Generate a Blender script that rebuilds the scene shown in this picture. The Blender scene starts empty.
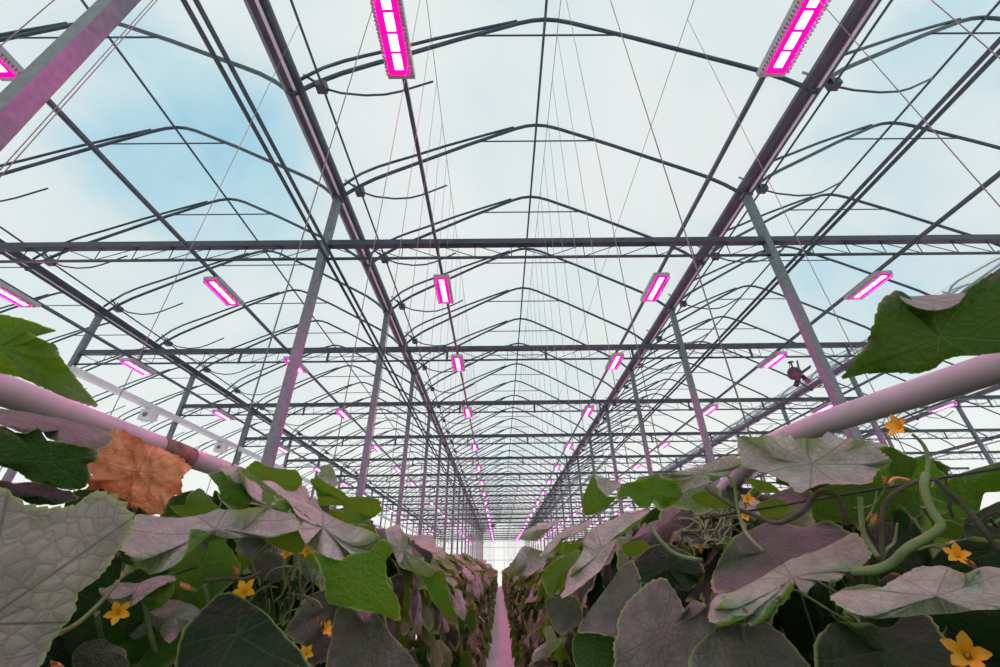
import bpy, math, random
import numpy as np
from mathutils import Vector, Matrix
C = bpy.context.scene.collection
RZ = 2.2                       # camera height over the concrete path
XL, S, HG, HBT, HBL, HR, Y0 = -3.03, 7.87, 6.29+RZ, 5.105+RZ, 4.742+RZ, 8.5+RZ, 5.53
NT = 21                        # girders from Y0 on
YEND = Y0+4*20                 # far gable
ORD = ['first','second','third','fourth','fifth','sixth','seventh','eighth','ninth','tenth']

# ------------------------------------------------------------------ materials
def new_mat(name):
    m = bpy.data.materials.new(name); m.use_nodes = True
    nt = m.node_tree; nt.nodes.clear()
    return m, nt
def N(nt, t, **kw):
    n = nt.nodes.new(t)
    for k, v in kw.items():
        if k in n.inputs.keys(): n.inputs[k].default_value = v
        else: setattr(n, k, v)
    return n
def L(nt, a, b): nt.links.new(a, b)
def ramp(nt, fac, stops):
    r = nt.nodes.new('ShaderNodeValToRGB'); L(nt, fac, r.inputs[0])
    el = r.color_ramp.elements
    while len(el) < len(stops): el.new(.5)
    for e, (p, c) in zip(el, stops): e.position = p; e.color = (*c, 1) if len(c) == 3 else c
    return r.outputs[0]
def simple(name, c1, c2=None, scale=8, rough=.5, metal=0, bump=0):
    m, nt = new_mat(name)
    o = N(nt, 'ShaderNodeOutputMaterial'); b = N(nt, 'ShaderNodeBsdfPrincipled')
    b.inputs['Roughness'].default_value = rough; b.inputs['Metallic'].default_value = metal
    tc = N(nt, 'ShaderNodeTexCoord'); no = N(nt, 'ShaderNodeTexNoise'); no.inputs['Scale'].default_value = scale
    no.inputs['Detail'].default_value = 5
    L(nt, tc.outputs['Object'], no.inputs['Vector'])
    L(nt, ramp(nt, no.outputs[0], [(.3, c1), (.7, c2 or c1)]), b.inputs['Base Color'])
    if bump:
        bp = N(nt, 'ShaderNodeBump'); bp.inputs['Strength'].default_value = bump; bp.inputs['Distance'].default_value = .01
        L(nt, no.outputs[0], bp.inputs['Height']); L(nt, bp.outputs[0], b.inputs['Normal'])
    L(nt, b.outputs[0], o.inputs[0])
    return m
def glow(name, col, st):
    m, nt = new_mat(name)
    o = N(nt, 'ShaderNodeOutputMaterial'); e = N(nt, 'ShaderNodeEmission')
    e.inputs[0].default_value = (*col, 1); e.inputs[1].default_value = st
    L(nt, e.outputs[0], o.inputs[0]); return m
M = {}
M['steel'] = simple('galvanised_steel', (.10,.125,.14), (.16,.19,.21), 14, .45, .35)
M['gutter'] = simple('gutter_steel', (.085,.085,.115), (.13,.13,.17), 3, .42, .4)
M['gutter_light'] = simple('gutter_bright_strip', (.62,.62,.68), (.74,.74,.78), 4, .4, .3)
M['gutter_dark'] = simple('gutter_seam', (.05,.055,.075), (.08,.085,.11), 4, .5, .3)
M['arch'] = simple('arch_tube_steel', (.025,.05,.07), (.05,.085,.11), 6, .4, .4)
M['girder'] = simple('girder_steel', (.035,.045,.065), (.06,.075,.095), 5, .42, .4)
M['rail'] = simple('lamp_rail_steel', (.07,.085,.11), (.11,.13,.155), 5, .4, .4)
M['wire'] = simple('wire_steel', (.03,.03,.035), (.06,.06,.07), 20, .5, .4)
M['twine'] = simple('hanging_twine', (.16,.15,.15), (.26,.24,.24), 30, .8)
M['pipe'] = simple('white_painted_pipe', (.36,.32,.345), (.46,.41,.44), 9, .38, 0, .05)
M['rust'] = simple('brown_wrap', (.12,.06,.045), (.28,.15,.12), 30, .8)
M['housing'] = simple('lamp_housing', (.34,.33,.36), (.42,.41,.44), 8, .4, .5)
M['led_white'] = glow('led_module_light', (1,.012,.42), 300)
M['led_tray'] = glow('led_tray_spill_glow', (1,.004,.36), 1.3)  # tray emission stands in for module light spilling over the lamp body
M['box'] = simple('white_box_plastic', (.60,.62,.62), (.68,.70,.70), 6, .5)
M['fan'] = simple('fan_casing', (.035,.03,.04), (.07,.055,.07), 12, .5, .2)
M['wall_frame'] = simple('gable_bar_metal', (.22,.26,.28), (.30,.34,.36), 5, .45, .3)
# concrete floor
def floor_mat():
    m, nt = new_mat('concrete_floor')
    o = N(nt, 'ShaderNodeOutputMaterial'); b = N(nt, 'ShaderNodeBsdfPrincipled'); b.inputs['Roughness'].default_value = .6
    tc = N(nt, 'ShaderNodeTexCoord'); no = N(nt, 'ShaderNodeTexNoise'); no.inputs['Scale'].default_value = 2.5; no.inputs['Detail'].default_value = 8
    L(nt, tc.outputs['Object'], no.inputs['Vector'])
    n2 = N(nt, 'ShaderNodeTexVoronoi'); n2.inputs['Scale'].default_value = 9; L(nt, tc.outputs['Object'], n2.inputs['Vector'])
    c = ramp(nt, no.outputs[0], [(.3, (.66,.68,.65)), (.7, (.80,.81,.77))])
    spots = ramp(nt, n2.outputs['Distance'], [(.06, (.18,.16,.12)), (.12, (1,1,1))])
    mx = N(nt, 'ShaderNodeMixRGB', blend_type='MULTIPLY'); mx.inputs[0].default_value = .8
    L(nt, c, mx.inputs[1]); L(nt, spots, mx.inputs[2]); L(nt, mx.outputs[0], b.inputs['Base Color']); L(nt, b.outputs[0], o.inputs[0])
    return m
M['floor'] = floor_mat()
def film_mat(name, clear, tint):
    m, nt = new_mat(name)
    o = N(nt, 'ShaderNodeOutputMaterial')
    t = N(nt, 'ShaderNodeBsdfTransparent'); t.inputs[0].default_value = (*tint, 1)
    tr = N(nt, 'ShaderNodeBsdfTranslucent'); tr.inputs[0].default_value = (.85,.9,.9,1)
    g = N(nt, 'ShaderNodeBsdfGlossy'); g.inputs['Roughness'].default_value = .15
    tc = N(nt, 'ShaderNodeTexCoord'); no = N(nt, 'ShaderNodeTexNoise'); no.inputs['Scale'].default_value = .8; no.inputs['Detail'].default_value = 4
    mp = N(nt, 'ShaderNodeMapping'); mp.inputs['Scale'].default_value = (1.5,.25,1)
    L(nt, tc.outputs['Object'], mp.inputs[0]); L(nt, mp.outputs[0], no.inputs['Vector'])
    mr = N(nt, 'ShaderNodeMapRange'); mr.inputs[3].default_value = clear-.08; mr.inputs[4].default_value = clear+.08
    L(nt, no.outputs[0], mr.inputs[0])
    m1 = N(nt, 'ShaderNodeMixShader'); L(nt, mr.outputs[0], m1.inputs[0]); L(nt, tr.outputs[0], m1.inputs[1]); L(nt, t.outputs[0], m1.inputs[2])
    m2 = N(nt, 'ShaderNodeMixShader'); m2.inputs[0].default_value = .03
    L(nt, m1.outputs[0], m2.inputs[1]); L(nt, g.outputs[0], m2.inputs[2]); L(nt, m2.outputs[0], o.inputs[0])
    return m
M['film'] = film_mat('clear_roof_film', .80, (.97,.99,.99))
M['wall_film'] = film_mat('wall_film', .72, (.95,.98,.98))

def leaf_mat(name, top1, top2, back1, back2, trans, tw=.33, bump=.5, rimc=(.40,.46,.16), veinc=(.29,.31,.235)):
    m, nt = new_mat(name)
    o = N(nt, 'ShaderNodeOutputMaterial')
    uv = N(nt, 'ShaderNodeUVMap'); uv.uv_map = 'UVMap'
    oi = N(nt, 'ShaderNodeObjectInfo'); at = N(nt, 'ShaderNodeAttribute', attribute_name='tint')
    rim = N(nt, 'ShaderNodeAttribute', attribute_name='rim'); ve = N(nt, 'ShaderNodeAttribute', attribute_name='vein')
    geo = N(nt, 'ShaderNodeNewGeometry')
    # tint 0..1 (per leaf)
    ad = N(nt, 'ShaderNodeMath', operation='ADD'); L(nt, oi.outputs['Random'], ad.inputs[0]); L(nt, at.outputs['Fac'], ad.inputs[1])
    fr = N(nt, 'ShaderNodeMath', operation='FRACT'); L(nt, ad.outputs[0], fr.inputs[0])
    # netted blade
    vo = N(nt, 'ShaderNodeTexVoronoi', feature='DISTANCE_TO_EDGE'); vo.inputs['Scale'].default_value = 8; L(nt, uv.outputs[0], vo.inputs['Vector'])
    nz = N(nt, 'ShaderNodeTexNoise'); nz.inputs['Scale'].default_value = 3; nz.inputs['Detail'].default_value = 6; L(nt, uv.outputs[0], nz.inputs['Vector'])
    dist = N(nt, 'ShaderNodeVectorMath', operation='MULTIPLY_ADD'); dist.inputs[1].default_value = (.12,.12,.12)
    L(nt, nz.outputs['Color'], dist.inputs[0]); L(nt, uv.outputs[0], dist.inputs[2]); L(nt, dist.outputs[0], vo.inputs['Vector'])
    net = N(nt, 'ShaderNodeMapRange'); net.inputs[1].default_value = 0; net.inputs[2].default_value = .1; L(nt, vo.outputs['Distance'], net.inputs[0])
    # shaped veins from the flat blade coordinates
    sx = N(nt, 'ShaderNodeSeparateXYZ'); L(nt, uv.outputs[0], sx.inputs[0])
    xa = N(nt, 'ShaderNodeMath', operation='SUBTRACT'); xa.inputs[1].default_value = 1; L(nt, sx.outputs[0], xa.inputs[0])
    ya = N(nt, 'ShaderNodeMath', operation='SUBTRACT'); ya.inputs[1].default_value = 1; L(nt, sx.outputs[1], ya.inputs[0])
    an = N(nt, 'ShaderNodeMath', operation='ARCTAN2'); L(nt, xa.outputs[0], an.inputs[0]); L(nt, ya.outputs[0], an.inputs[1])
    ab = N(nt, 'ShaderNodeMath', operation='ABSOLUTE'); L(nt, an.outputs[0], ab.inputs[0])
    ln = N(nt, 'ShaderNodeVectorMath', operation='LENGTH')
    cb = N(nt, 'ShaderNodeCombineXYZ'); L(nt, xa.outputs[0], cb.inputs[0]); L(nt, ya.outputs[0], cb.inputs[1]); L(nt, cb.outputs[0], ln.inputs[0])
    prev = None
    for k in (0, .93, 1.85, 2.5):
        s_ = N(nt, 'ShaderNodeMath', operation='SUBTRACT'); s_.inputs[1].default_value = k; L(nt, ab.outputs[0], s_.inputs[0])
        b_ = N(nt, 'ShaderNodeMath', operation='ABSOLUTE'); L(nt, s_.outputs[0], b_.inputs[0])
        if prev is None: prev = b_.outputs[0]
        else:
            mn = N(nt, 'ShaderNodeMath', operation='MINIMUM'); L(nt, prev, mn.inputs[0]); L(nt, b_.outputs[0], mn.inputs[1]); prev = mn.outputs[0]
    dd = N(nt, 'ShaderNodeMath', operation='MULTIPLY'); L(nt, prev, dd.inputs[0]); L(nt, ln.outputs['Value'], dd.inputs[1])
    # side veins slanting off the main ones
    sv = N(nt, 'ShaderNodeMath', operation='MULTIPLY_ADD'); sv.inputs[1].default_value = -.75; L(nt, dd.outputs[0], sv.inputs[0]); L(nt, ln.outputs['Value'], sv.inputs[2])
    sm = N(nt, 'ShaderNodeMath', operation='PINGPONG'); sm.inputs[1].default_value = .075; L(nt, sv.outputs[0], sm.inputs[0])
    mv = N(nt, 'ShaderNodeMapRange'); mv.inputs[1].default_value = .004; mv.inputs[2].default_value = .016; mv.inputs[3].default_value = 1; mv.inputs[4].default_value = 0
    L(nt, dd.outputs[0], mv.inputs[0])
    m2 = N(nt, 'ShaderNodeMapRange'); m2.inputs[1].default_value = .002; m2.inputs[2].default_value = .011; m2.inputs[3].default_value = .3; m2.inputs[4].default_value = 0
    L(nt, sm.outputs[0], m2.inputs[0])
    vn = N(nt, 'ShaderNodeMath', operation='MAXIMUM'); L(nt, mv.outputs[0], vn.inputs[0]); L(nt, m2.outputs[0], vn.inputs[1])
    nn = N(nt, 'ShaderNodeMath', operation='MULTIPLY_ADD'); nn.inputs[1].default_value = -.35; nn.inputs[2].default_value = .35; L(nt, net.outputs[0], nn.inputs[0])
    vv = N(nt, 'ShaderNodeMath', operation='MAXIMUM'); L(nt, vn.outputs[0], vv.inputs[0]); L(nt, nn.outputs[0], vv.inputs[1])
    def mix(f, a, b, fc=None, blend='MIX'):
        x = N(nt, 'ShaderNodeMixRGB', blend_type=blend)
        for i, v in ((0, f), (1, a), (2, b)):
            if isinstance(v, (int, float)): x.inputs[i].default_value = v
            elif isinstance(v, tuple): x.inputs[i].default_value = (*v, 1)
            else: L(nt, v, x.inputs[i])
        return x.outputs[0]
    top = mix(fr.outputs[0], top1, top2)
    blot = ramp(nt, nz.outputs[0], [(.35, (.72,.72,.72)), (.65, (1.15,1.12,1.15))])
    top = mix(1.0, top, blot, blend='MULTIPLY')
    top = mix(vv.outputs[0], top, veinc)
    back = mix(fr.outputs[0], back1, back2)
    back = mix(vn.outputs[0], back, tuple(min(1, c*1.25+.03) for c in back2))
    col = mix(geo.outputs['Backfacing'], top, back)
    col = mix(rim.outputs['Fac'], col, rimc)
    b = N(nt, 'ShaderNodeBsdfPrincipled'); b.inputs['Roughness'].default_value = .6; b.inputs['Specular IOR Level'].default_value = .2
    L(nt, col, b.inputs['Base Color'])
    hh = N(nt, 'ShaderNodeMath', operation='MULTIPLY_ADD'); hh.inputs[1].default_value = -.4; L(nt, vn.outputs[0], hh.inputs[0])
    vs = N(nt, 'ShaderNodeMath', operation='POWER'); vs.inputs[1].default_value = .6; L(nt, vo.outputs['Distance'], vs.inputs[0])
    sc = N(nt, 'ShaderNodeMath', operation='MULTIPLY'); sc.inputs[1].default_value = 1.15; L(nt, vs.outputs[0], sc.inputs[0]); L(nt, sc.outputs[0], hh.inputs[2])
    bp = N(nt, 'ShaderNodeBump'); bp.inputs['Strength'].default_value = bump; bp.inputs['Distance'].default_value = .008
    L(nt, hh.outputs[0], bp.inputs['Height']); L(nt, bp.outputs[0], b.inputs['Normal'])
    tl = N(nt, 'ShaderNodeBsdfTranslucent'); tcol = mix(vv.outputs[0], trans, tuple(c*.55 for c in trans)); L(nt, tcol, tl.inputs[0])
    ms = N(nt, 'ShaderNodeMixShader'); ms.inputs[0].default_value = tw
    L(nt, b.outputs[0], ms.inputs[1]); L(nt, tl.outputs[0], ms.inputs[2]); L(nt, ms.outputs[0], o.inputs[0])
    return m
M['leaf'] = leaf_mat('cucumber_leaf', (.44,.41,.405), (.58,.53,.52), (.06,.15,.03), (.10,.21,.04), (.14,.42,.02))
M['leaf_dark'] = leaf_mat('shade_darkened_cucumber_leaf', (.014,.032,.016), (.032,.045,.028), (.03,.07,.025), (.04,.09,.025), (.05,.2,.02), .2, veinc=(.05,.075,.04))  # near-black copy of the leaf, deep foliage shade painted into its colour
M['leaf_grey'] = leaf_mat('mauve_grey_cucumber_leaf', (.33,.27,.30), (.38,.32,.345), (.06,.15,.03), (.10,.21,.04), (.14,.42,.02), .3, veinc=(.20,.185,.18))  # mauve cast of the lamps put into this leaf's colour
M['leaf_shade'] = leaf_mat('shade_toned_cucumber_leaf', (.13,.12,.11), (.22,.185,.18), (.03,.08,.02), (.04,.10,.02), (.05,.2,.015), .2, veinc=(.17,.16,.13))  # dimmer copy of the leaf, partial shade painted into its colour
M['leaf_green'] = leaf_mat('fresh_green_cucumber_leaf', (.13,.19,.09), (.17,.22,.12), (.05,.14,.015), (.08,.19,.025), (.16,.44,.015), .36, veinc=(.26,.32,.15))
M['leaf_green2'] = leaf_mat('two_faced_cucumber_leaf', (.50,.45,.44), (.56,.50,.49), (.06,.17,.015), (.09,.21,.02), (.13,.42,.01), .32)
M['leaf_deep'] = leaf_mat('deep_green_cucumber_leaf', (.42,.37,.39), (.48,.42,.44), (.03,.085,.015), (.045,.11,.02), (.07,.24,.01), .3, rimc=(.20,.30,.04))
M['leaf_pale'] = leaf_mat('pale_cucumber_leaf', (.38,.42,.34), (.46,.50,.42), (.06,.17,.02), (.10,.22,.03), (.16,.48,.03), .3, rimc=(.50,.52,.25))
M['leaf_dry'] = leaf_mat('withered_brown_leaf', (.74,.34,.18), (.80,.38,.22), (.60,.24,.10), (.70,.30,.14), (.80,.30,.08), .2, .5, rimc=(.50,.20,.08), veinc=(.66,.28,.13))
M['stem'] = simple('green_stem', (.10,.17,.05), (.19,.27,.10), 25, .5, 0, .3)
M['stem_pale'] = simple('pale_green_stem', (.22,.30,.13), (.34,.36,.22), 18, .5, 0, .3)
M['stem_old'] = simple('woody_old_stem', (.05,.05,.03), (.11,.10,.065), 25, .7, 0, .5)
M['petal'] = simple('yellow_petal', (.85,.38,.01), (.95,.52,.02), 20, .5)
M['petal_old'] = simple('faded_orange_petal', (.72,.30,.10), (.80,.42,.20), 30, .6)
M['fruit'] = simple('cucumber_skin', (.02,.06,.015), (.04,.10,.02), 40, .4, 0, .6)

# ------------------------------------------------------------------ mesh helper
class MB:
    def __init__(s): s.v = []; s.f = []; s.m = []; s.sm = []
    def add(s, vs, fs, mi=0, smooth=False):
        b = len(s.v); s.v += [tuple(v) for v in vs]
        s.f += [tuple(i+b for i in f) for f in fs]; s.m += [mi]*len(fs); s.sm += [smooth]*len(fs)
    def box(s, x0, x1, y0, y1, z0, z1, mi=0):
        s.add([(x0,y0,z0),(x1,y0,z0),(x1,y1,z0),(x0,y1,z0),(x0,y0,z1),(x1,y0,z1),(x1,y1,z1),(x0,y1,z1)],
              [(0,3,2,1),(4,5,6,7),(0,1,5,4),(1,2,6,5),(2,3,7,6),(3,0,4,7)], mi)
    def prism_y(s, prof, y0, y1, mi=0):      # closed profile in xz swept along y
        n = len(prof)
        s.add([(x,y0,z) for x,z in prof]+[(x,y1,z) for x,z in prof],
              [(i,(i+1)%n,(i+1)%n+n,i+n) for i in range(n)]+[tuple(range(n-1,-1,-1)), tuple(range(n,2*n))], mi)
    def tube(s, pts, r, n=8, mi=0, smooth=True, cap=True):
        P = [Vector(p) for p in pts]; k = len(P)
        R = r if isinstance(r, (list, tuple)) else [r]*k
        t0 = (P[1]-P[0]).normalized(); a = Vector((0,0,1)) if abs(t0.z) < .9 else Vector((1,0,0))
        u = t0.cross(a).normalized(); vs = []
        for i in range(k):
            t = ((P[min(i+1,k-1)]-P[i]).normalized()+(P[i]-P[max(i-1,0)]).normalized()).normalized()
            u = (u-t*u.dot(t)).normalized(); w = t.cross(u)
            for j in range(n):
                q = 2*math.pi*j/n; vs.append(P[i]+(u*math.cos(q)+w*math.sin(q))*R[i])
        fs = [(i*n+j, i*n+(j+1)%n, (i+1)*n+(j+1)%n, (i+1)*n+j) for i in range(k-1) for j in range(n)]
        b = len(s.v); s.add(vs, fs, mi, smooth)
        if cap: s.f += [tuple(b+j for j in range(n-1,-1,-1)), tuple(b+(k-1)*n+j for j in range(n))]; s.m += [mi]*2; s.sm += [False]*2
    def build(s, name, mats, parent=None):
        me = bpy.data.meshes.new(name); me.from_pydata(s.v, [], s.f)
        for m in (mats if isinstance(mats, (list, tuple)) else [mats]): me.materials.append(M[m])
        me.polygons.foreach_set('material_index', s.m); me.polygons.foreach_set('use_smooth', s.sm); me.update()
        o = bpy.data.objects.new(name, me); C.objects.link(o)
        if parent: o.parent = parent
        return o
def tag(o, label=None, cat=None, group=None, kind=None):
    if label: o['label'] = label
    if cat: o['category'] = cat
    if group: o['group'] = group
    if kind: o['kind'] = kind
    return o
def thing(name, label, cat, loc=(0,0,0), rz=0, group=None):
    o = bpy.data.objects.new(name, None); C.objects.link(o); o.location = loc; o.rotation_euler[2] = rz
    o.empty_display_size = .1
    return tag(o, label, cat, group)
def dup(root, loc, label, group=None, rz=None):
    r = root.copy(); C.objects.link(r); r.location = loc
    if rz is not None: r.rotation_euler[2] = rz
    r['label'] = label
    if group: r['group'] = group
    for ch in KIDS.get(root.name, []):
        c = ch.copy(); C.objects.link(c); c.parent = r
        for g in KIDS.get(ch.name, []):
            d = g.copy(); C.objects.link(d); d.parent = c
    return r
KIDS = {}
def reg(root):
    for o in C.objects:
        if o.parent: KIDS.setdefault(o.parent.name, [])
        if o.parent and o not in KIDS[o.parent.name]: KIDS[o.parent.name].append(o)
def struct(mb, name, mats): return tag(mb.build(name, mats), kind='structure')
def place(root, spots):
    """spots: (loc, label, group); the first spot moves the thing itself"""
    kids = [c for c in C.objects if c.parent == root]; KIDS[root.name] = kids
    for c in kids: KIDS[c.name] = [g for g in C.objects if g.parent == c]
    out = []
    for i, (loc, lab, gr) in enumerate(spots):
        if i == 0:
            root.location = loc; root['label'] = lab
            if gr: root['group'] = gr
            out.append(root)
        else: out.append(dup(root, loc, lab, gr))
    return out

# ------------------------------------------------------------------ setting
XG = [XL+S*k for k in (-2,-1,0,1,2,3,4)]          # gutter lines
mb = MB(); mb.box(XG[0]-1, XG[-1]+1, -4, YEND+1, -.12, 0); struct(mb, 'floor', 'floor')
ARC = [(-3.93,6.2),(-3.8,6.36),(-3.6,6.56),(-3.3,6.79),(-3,6.97),(-2.65,7.17),(-2.3,7.37),(-1.5,7.83),(-.8,8.2),(-.45,8.385),(-.22,8.475),(0,8.51),(.22,8.475),(.45,8.385),(.8,8.2),(1.5,7.83),(2.3,7.37),(2.65,7.17),(3,6.97),(3.3,6.79),(3.6,6.56),(3.8,6.36),(3.93,6.2)]
for b in range(6):
    xc = XG[b]+S/2
    prof = [(xc+x*1.0, z+RZ+.08+(.25*min(1,max(0,(-x-.5)/1.5)) if x < -.5 else 0)) for x, z in ARC]
    n = len(prof); ys = [-4+i*2 for i in range(int((YEND+4)/2)+1)]
    mb = MB(); mb.add([(x,y,z) for y in ys for x,z in prof], [(j*n+i, j*n+i+1, (j+1)*n+i+1, (j+1)*n+i) for j in range(len(ys)-1) for i in range(n-1)], 0, True)
    struct(mb, 'ceiling', 'film')
# far gable and side walls: film panes in a light frame
def wall(name, p0, p1, h, step, gable=None):
    mb = MB(); d = Vector(p1)-Vector(p0); ln = d.length; d.normalize()
    def P(s_, z): q = Vector(p0)+d*s_; return (q.x, q.y, z)
    if gable: top = [(i*ln/200, gable(i*ln/200)) for i in range(201)]
    else: top = [(0,h),(ln,h)]
    k = len(top)
    mb.add([P(s_,0) for s_,_ in top]+[P(s_,z) for s_,z in top], [(i,i+1,k+i+1,k+i) for i in range(k-1)])
    struct(mb, name, 'wall_film')
    mb = MB(); s_ = 0
    while s_ <= ln+.01:
        z = gable(min(s_, ln)) if gable else h
        mb.tube([P(s_,0), P(s_,z)], .03, 4, smooth=False); s_ += step
    for z in [h*j/4 for j in range(5)]: mb.tube([P(0,z), P(ln,z)], .035, 4, smooth=False)
    struct(mb, 'trim_'+name.split('_')[1], 'wall_frame')
def gab(s_):
    x = (s_ % S)-S/2
    xs = [a for a,_ in ARC]; zs = [b for _,b in ARC]
    return float(np.interp(x, xs, zs))+RZ
wall('wall_back', (XG[0],YEND+.6,0), (XG[-1],YEND+.6,0), HG-.3, S/4, gab)
wall('wall_left', (XG[0],-4,0), (XG[0],YEND+.6,0), HG-.2, 4)
wall('wall_right', (XG[-1],-4,0), (XG[-1],YEND+.6,0), HG-.2, 4)

BAY = ['outermost left bay','left bay','middle bay','right bay','second right bay','outermost right bay']
GUT = ['far left gutter line','second gutter line to the left','gutter line left of the path','gutter line right of the path','second gutter line to the right','third gutter line to the right','far right gutter line']
# ------------------------------------------------------------------ gutters
for gi, x in enumerate(XG):
    g = thing('roof_gutter', ['steel roof gutter at the outer left edge of the roof','long steel gutter crossing the upper left, two gutters left of the path','broad dark steel gutter running overhead just left of the path','broad dark steel gutter running overhead just right of the path','long steel gutter at upper right, second one right of the path','distant steel gutter low at the right edge, third one right of the path','steel roof gutter at the outer right edge of the roof'][gi], 'gutter', (x,0,HG))
    mb = MB(); y0, y1 = -2.5, YEND
    mb.prism_y([(-.15,.10),(-.15,.03),(-.075,-.03),(.02,-.03),(.02,.0),(-.07,.0),(-.13,.04),(-.13,.10)], y0, y1)
    mb.build('channel', 'gutter', g)
    mb = MB(); mb.prism_y([(.022,-.032),(.075,-.032),(.075,-.01),(.022,-.01)], y0, y1); mb.build('drip_strip', 'gutter_light', g)
    mb = MB(); mb.prism_y([(.077,-.045),(.12,-.03),(.145,.03),(.145,.10),(.125,.10),(.125,.04),(.077,.0)], y0, y1); mb.build('outer_lip', 'girder', g)
    mb = MB()
    for xx in (-.06,-.035,-.01): mb.box(xx-.004, xx+.004, y0, y1, -.037, -.0305)
    mb.build('seam', 'gutter_dark', g)
# vent drive shafts
for gi in range(6):
    mb = MB(); mb.tube([(0,-2.4,0),(0,YEND,0)], .019, 6)
    o = mb.build('vent_drive_shaft', 'arch'); o.location = (XG[gi]+.40, 0, 6.45+RZ)
    tag(o, 'thin straight vent drive shaft running beside the '+GUT[gi], 'shaft')
# ridge pipes
for b in range(6):
    mb = MB(); mb.tube([(0,-2.4,0),(0,YEND,0)], .024, 6)
    o = mb.build('ridge_pipe', 'arch'); o.location = (XG[b]+S/2, 0, 8.45+RZ)
    tag(o, 'thin ridge pipe along the roof peak of the '+BAY[b], 'pipe')
# ------------------------------------------------------------------ arches
def arch():
    t = thing('roof_arch', '', 'roof arch')
    mb = MB(); mb.tube([(x,0,z-6.29) for x,z in ARC], .035, 8); mb.build('arch_tube', 'arch', t)
    v = [(-3.95,6.50),(-3.8,6.70),(-3.6,6.92),(-3.3,7.12),(-3,7.27),(-2.65,7.43),(-1.9,7.80),(-1.1,8.15),(-.5,8.40)]
    mb = MB(); mb.tube([(x,-.02,z-6.29) for x,z in v], .028, 6); mb.build('vent_frame', 'arch', t)
    mb = MB(); mb.tube([(-1.22,0,7.95-6.29),(1.22,0,7.95-6.29)], .016, 6); mb.build('collar_tie', 'arch', t)
    k = [(-3.72,6.69),(-3.55,6.49),(-3.25,6.355),(-2.87,6.29),(-2.57,6.31),(-2.35,6.39),(-1.87,6.66)]
    mb = MB(); mb.tube([(x,.06,z-6.29) for x,z in k], .018, 6); mb.build('curved_vent_rack', 'arch', t)
    mb = MB(); mb.box(-3.62,-3.47,-.05,.09,.09,.22); mb.tube([(-3.9,.02,.5),(-3.53,.02,.16)], .02, 6); mb.build('rack_bracket', 'girder', t)
    return t
a = arch(); spots = []
NA = 42
for b in (2,1,3,0,4,5):
    for i in range(NA):
        y = Y0-2+2*i
        if b in (0,4,5) and y > 50: continue
        if y > YEND+.1: continue
        if i < 6: lab, gr = f'arched dark steel roof rib over the {BAY[b]}, {ORD[i]} from the front', None
        else: lab, gr = f'small distant arched roof rib over the {BAY[b]}, beyond the sixth', f'distant roof ribs over the {BAY[b]}'
        spots.append(((XG[b]+S/2, y, HG), lab, gr))
place(a, spots)
# ------------------------------------------------------------------ posts
def post():
    t = thing('steel_post', '', 'post')
    mb = MB(); w = .06
    mb.box(-w,w,-w,w,0,HG-.04); mb.build('shaft', 'steel', t)
    mb = MB(); mb.box(-.09,.09,-.075,.075,HG-.10,HG-.035); mb.build('cap_plate', 'gutter', t)
    mb = MB(); mb.box(-.12,.12,-.12,.12,0,.02); mb.build('base_plate', 'steel', t)
    return t
p = post(); spots = []
for gi in (2,3,1,4,5):
    for i in range(-1, NT):
        y = Y0+4*i
        if i == -1 and gi not in (1,2): continue
        k = i+1 if gi in (1,2) else i
        if k < 7: lab, gr = f'tall galvanised steel post under the {GUT[gi]}, {ORD[k]} from the front', None
        else: lab, gr = f'small distant steel post under the {GUT[gi]}, beyond the seventh', f'distant posts under the {GUT[gi]}'
        spots.append(((XG[gi], y, 0), lab, gr))
place(p, spots)
# ------------------------------------------------------------------ girders
def girder(plates):
    t = thing('lattice_girder', '', 'girder'); h = S/2
    mb = MB(); mb.box(-h+.063,h-.063,-.06,.06,.31,.42); mb.build('top_chord', 'girder', t)
    mb = MB(); mb.tube([(-h+.06,0,.035),(h-.06,0,.035)], .026, 8); mb.build('bottom_chord', 'girder', t)
    mb = MB(); n = 12
    for i in range(n+1):
        x = -h+.1+i*(S-.2)/n
        mb.tube([(x,0,.05),(x,0,.32)], .008, 5)
        if i < n:
            x2 = x+(S-.2)/n
            if i < n/2: mb.tube([(x,0,.31),(x2,0,.05)], .008, 5)
            else: mb.tube([(x2,0,.31),(x,0,.05)], .008, 5)
    mb.build('lattice_web', 'girder', t)
    for x in (-2.2,.35,2.6) if plates else ():
        mb = MB(); mb.box(x-.03,x+.03,-.075,-.06,-.03,.40); mb.build('hanger_plate', 'girder', t)
    return t
g = girder(True); g0 = girder(False); spots = []; spots0 = []
for b in (2,1,3,4,5):
    for i in range(NT-1):
        if i < 5: lab, gr = f'straight steel lattice girder spanning the {BAY[b]}, {ORD[i]} from the front', None
        else: lab, gr = f'thin distant lattice girder spanning the {BAY[b]}, beyond the fifth', f'distant girders of the {BAY[b]}'
        (spots if i else spots0).append(((XG[b]+S/2, Y0+4*i, HBL-.035), lab, gr))
place(g, spots); place(g0, spots0)
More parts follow.
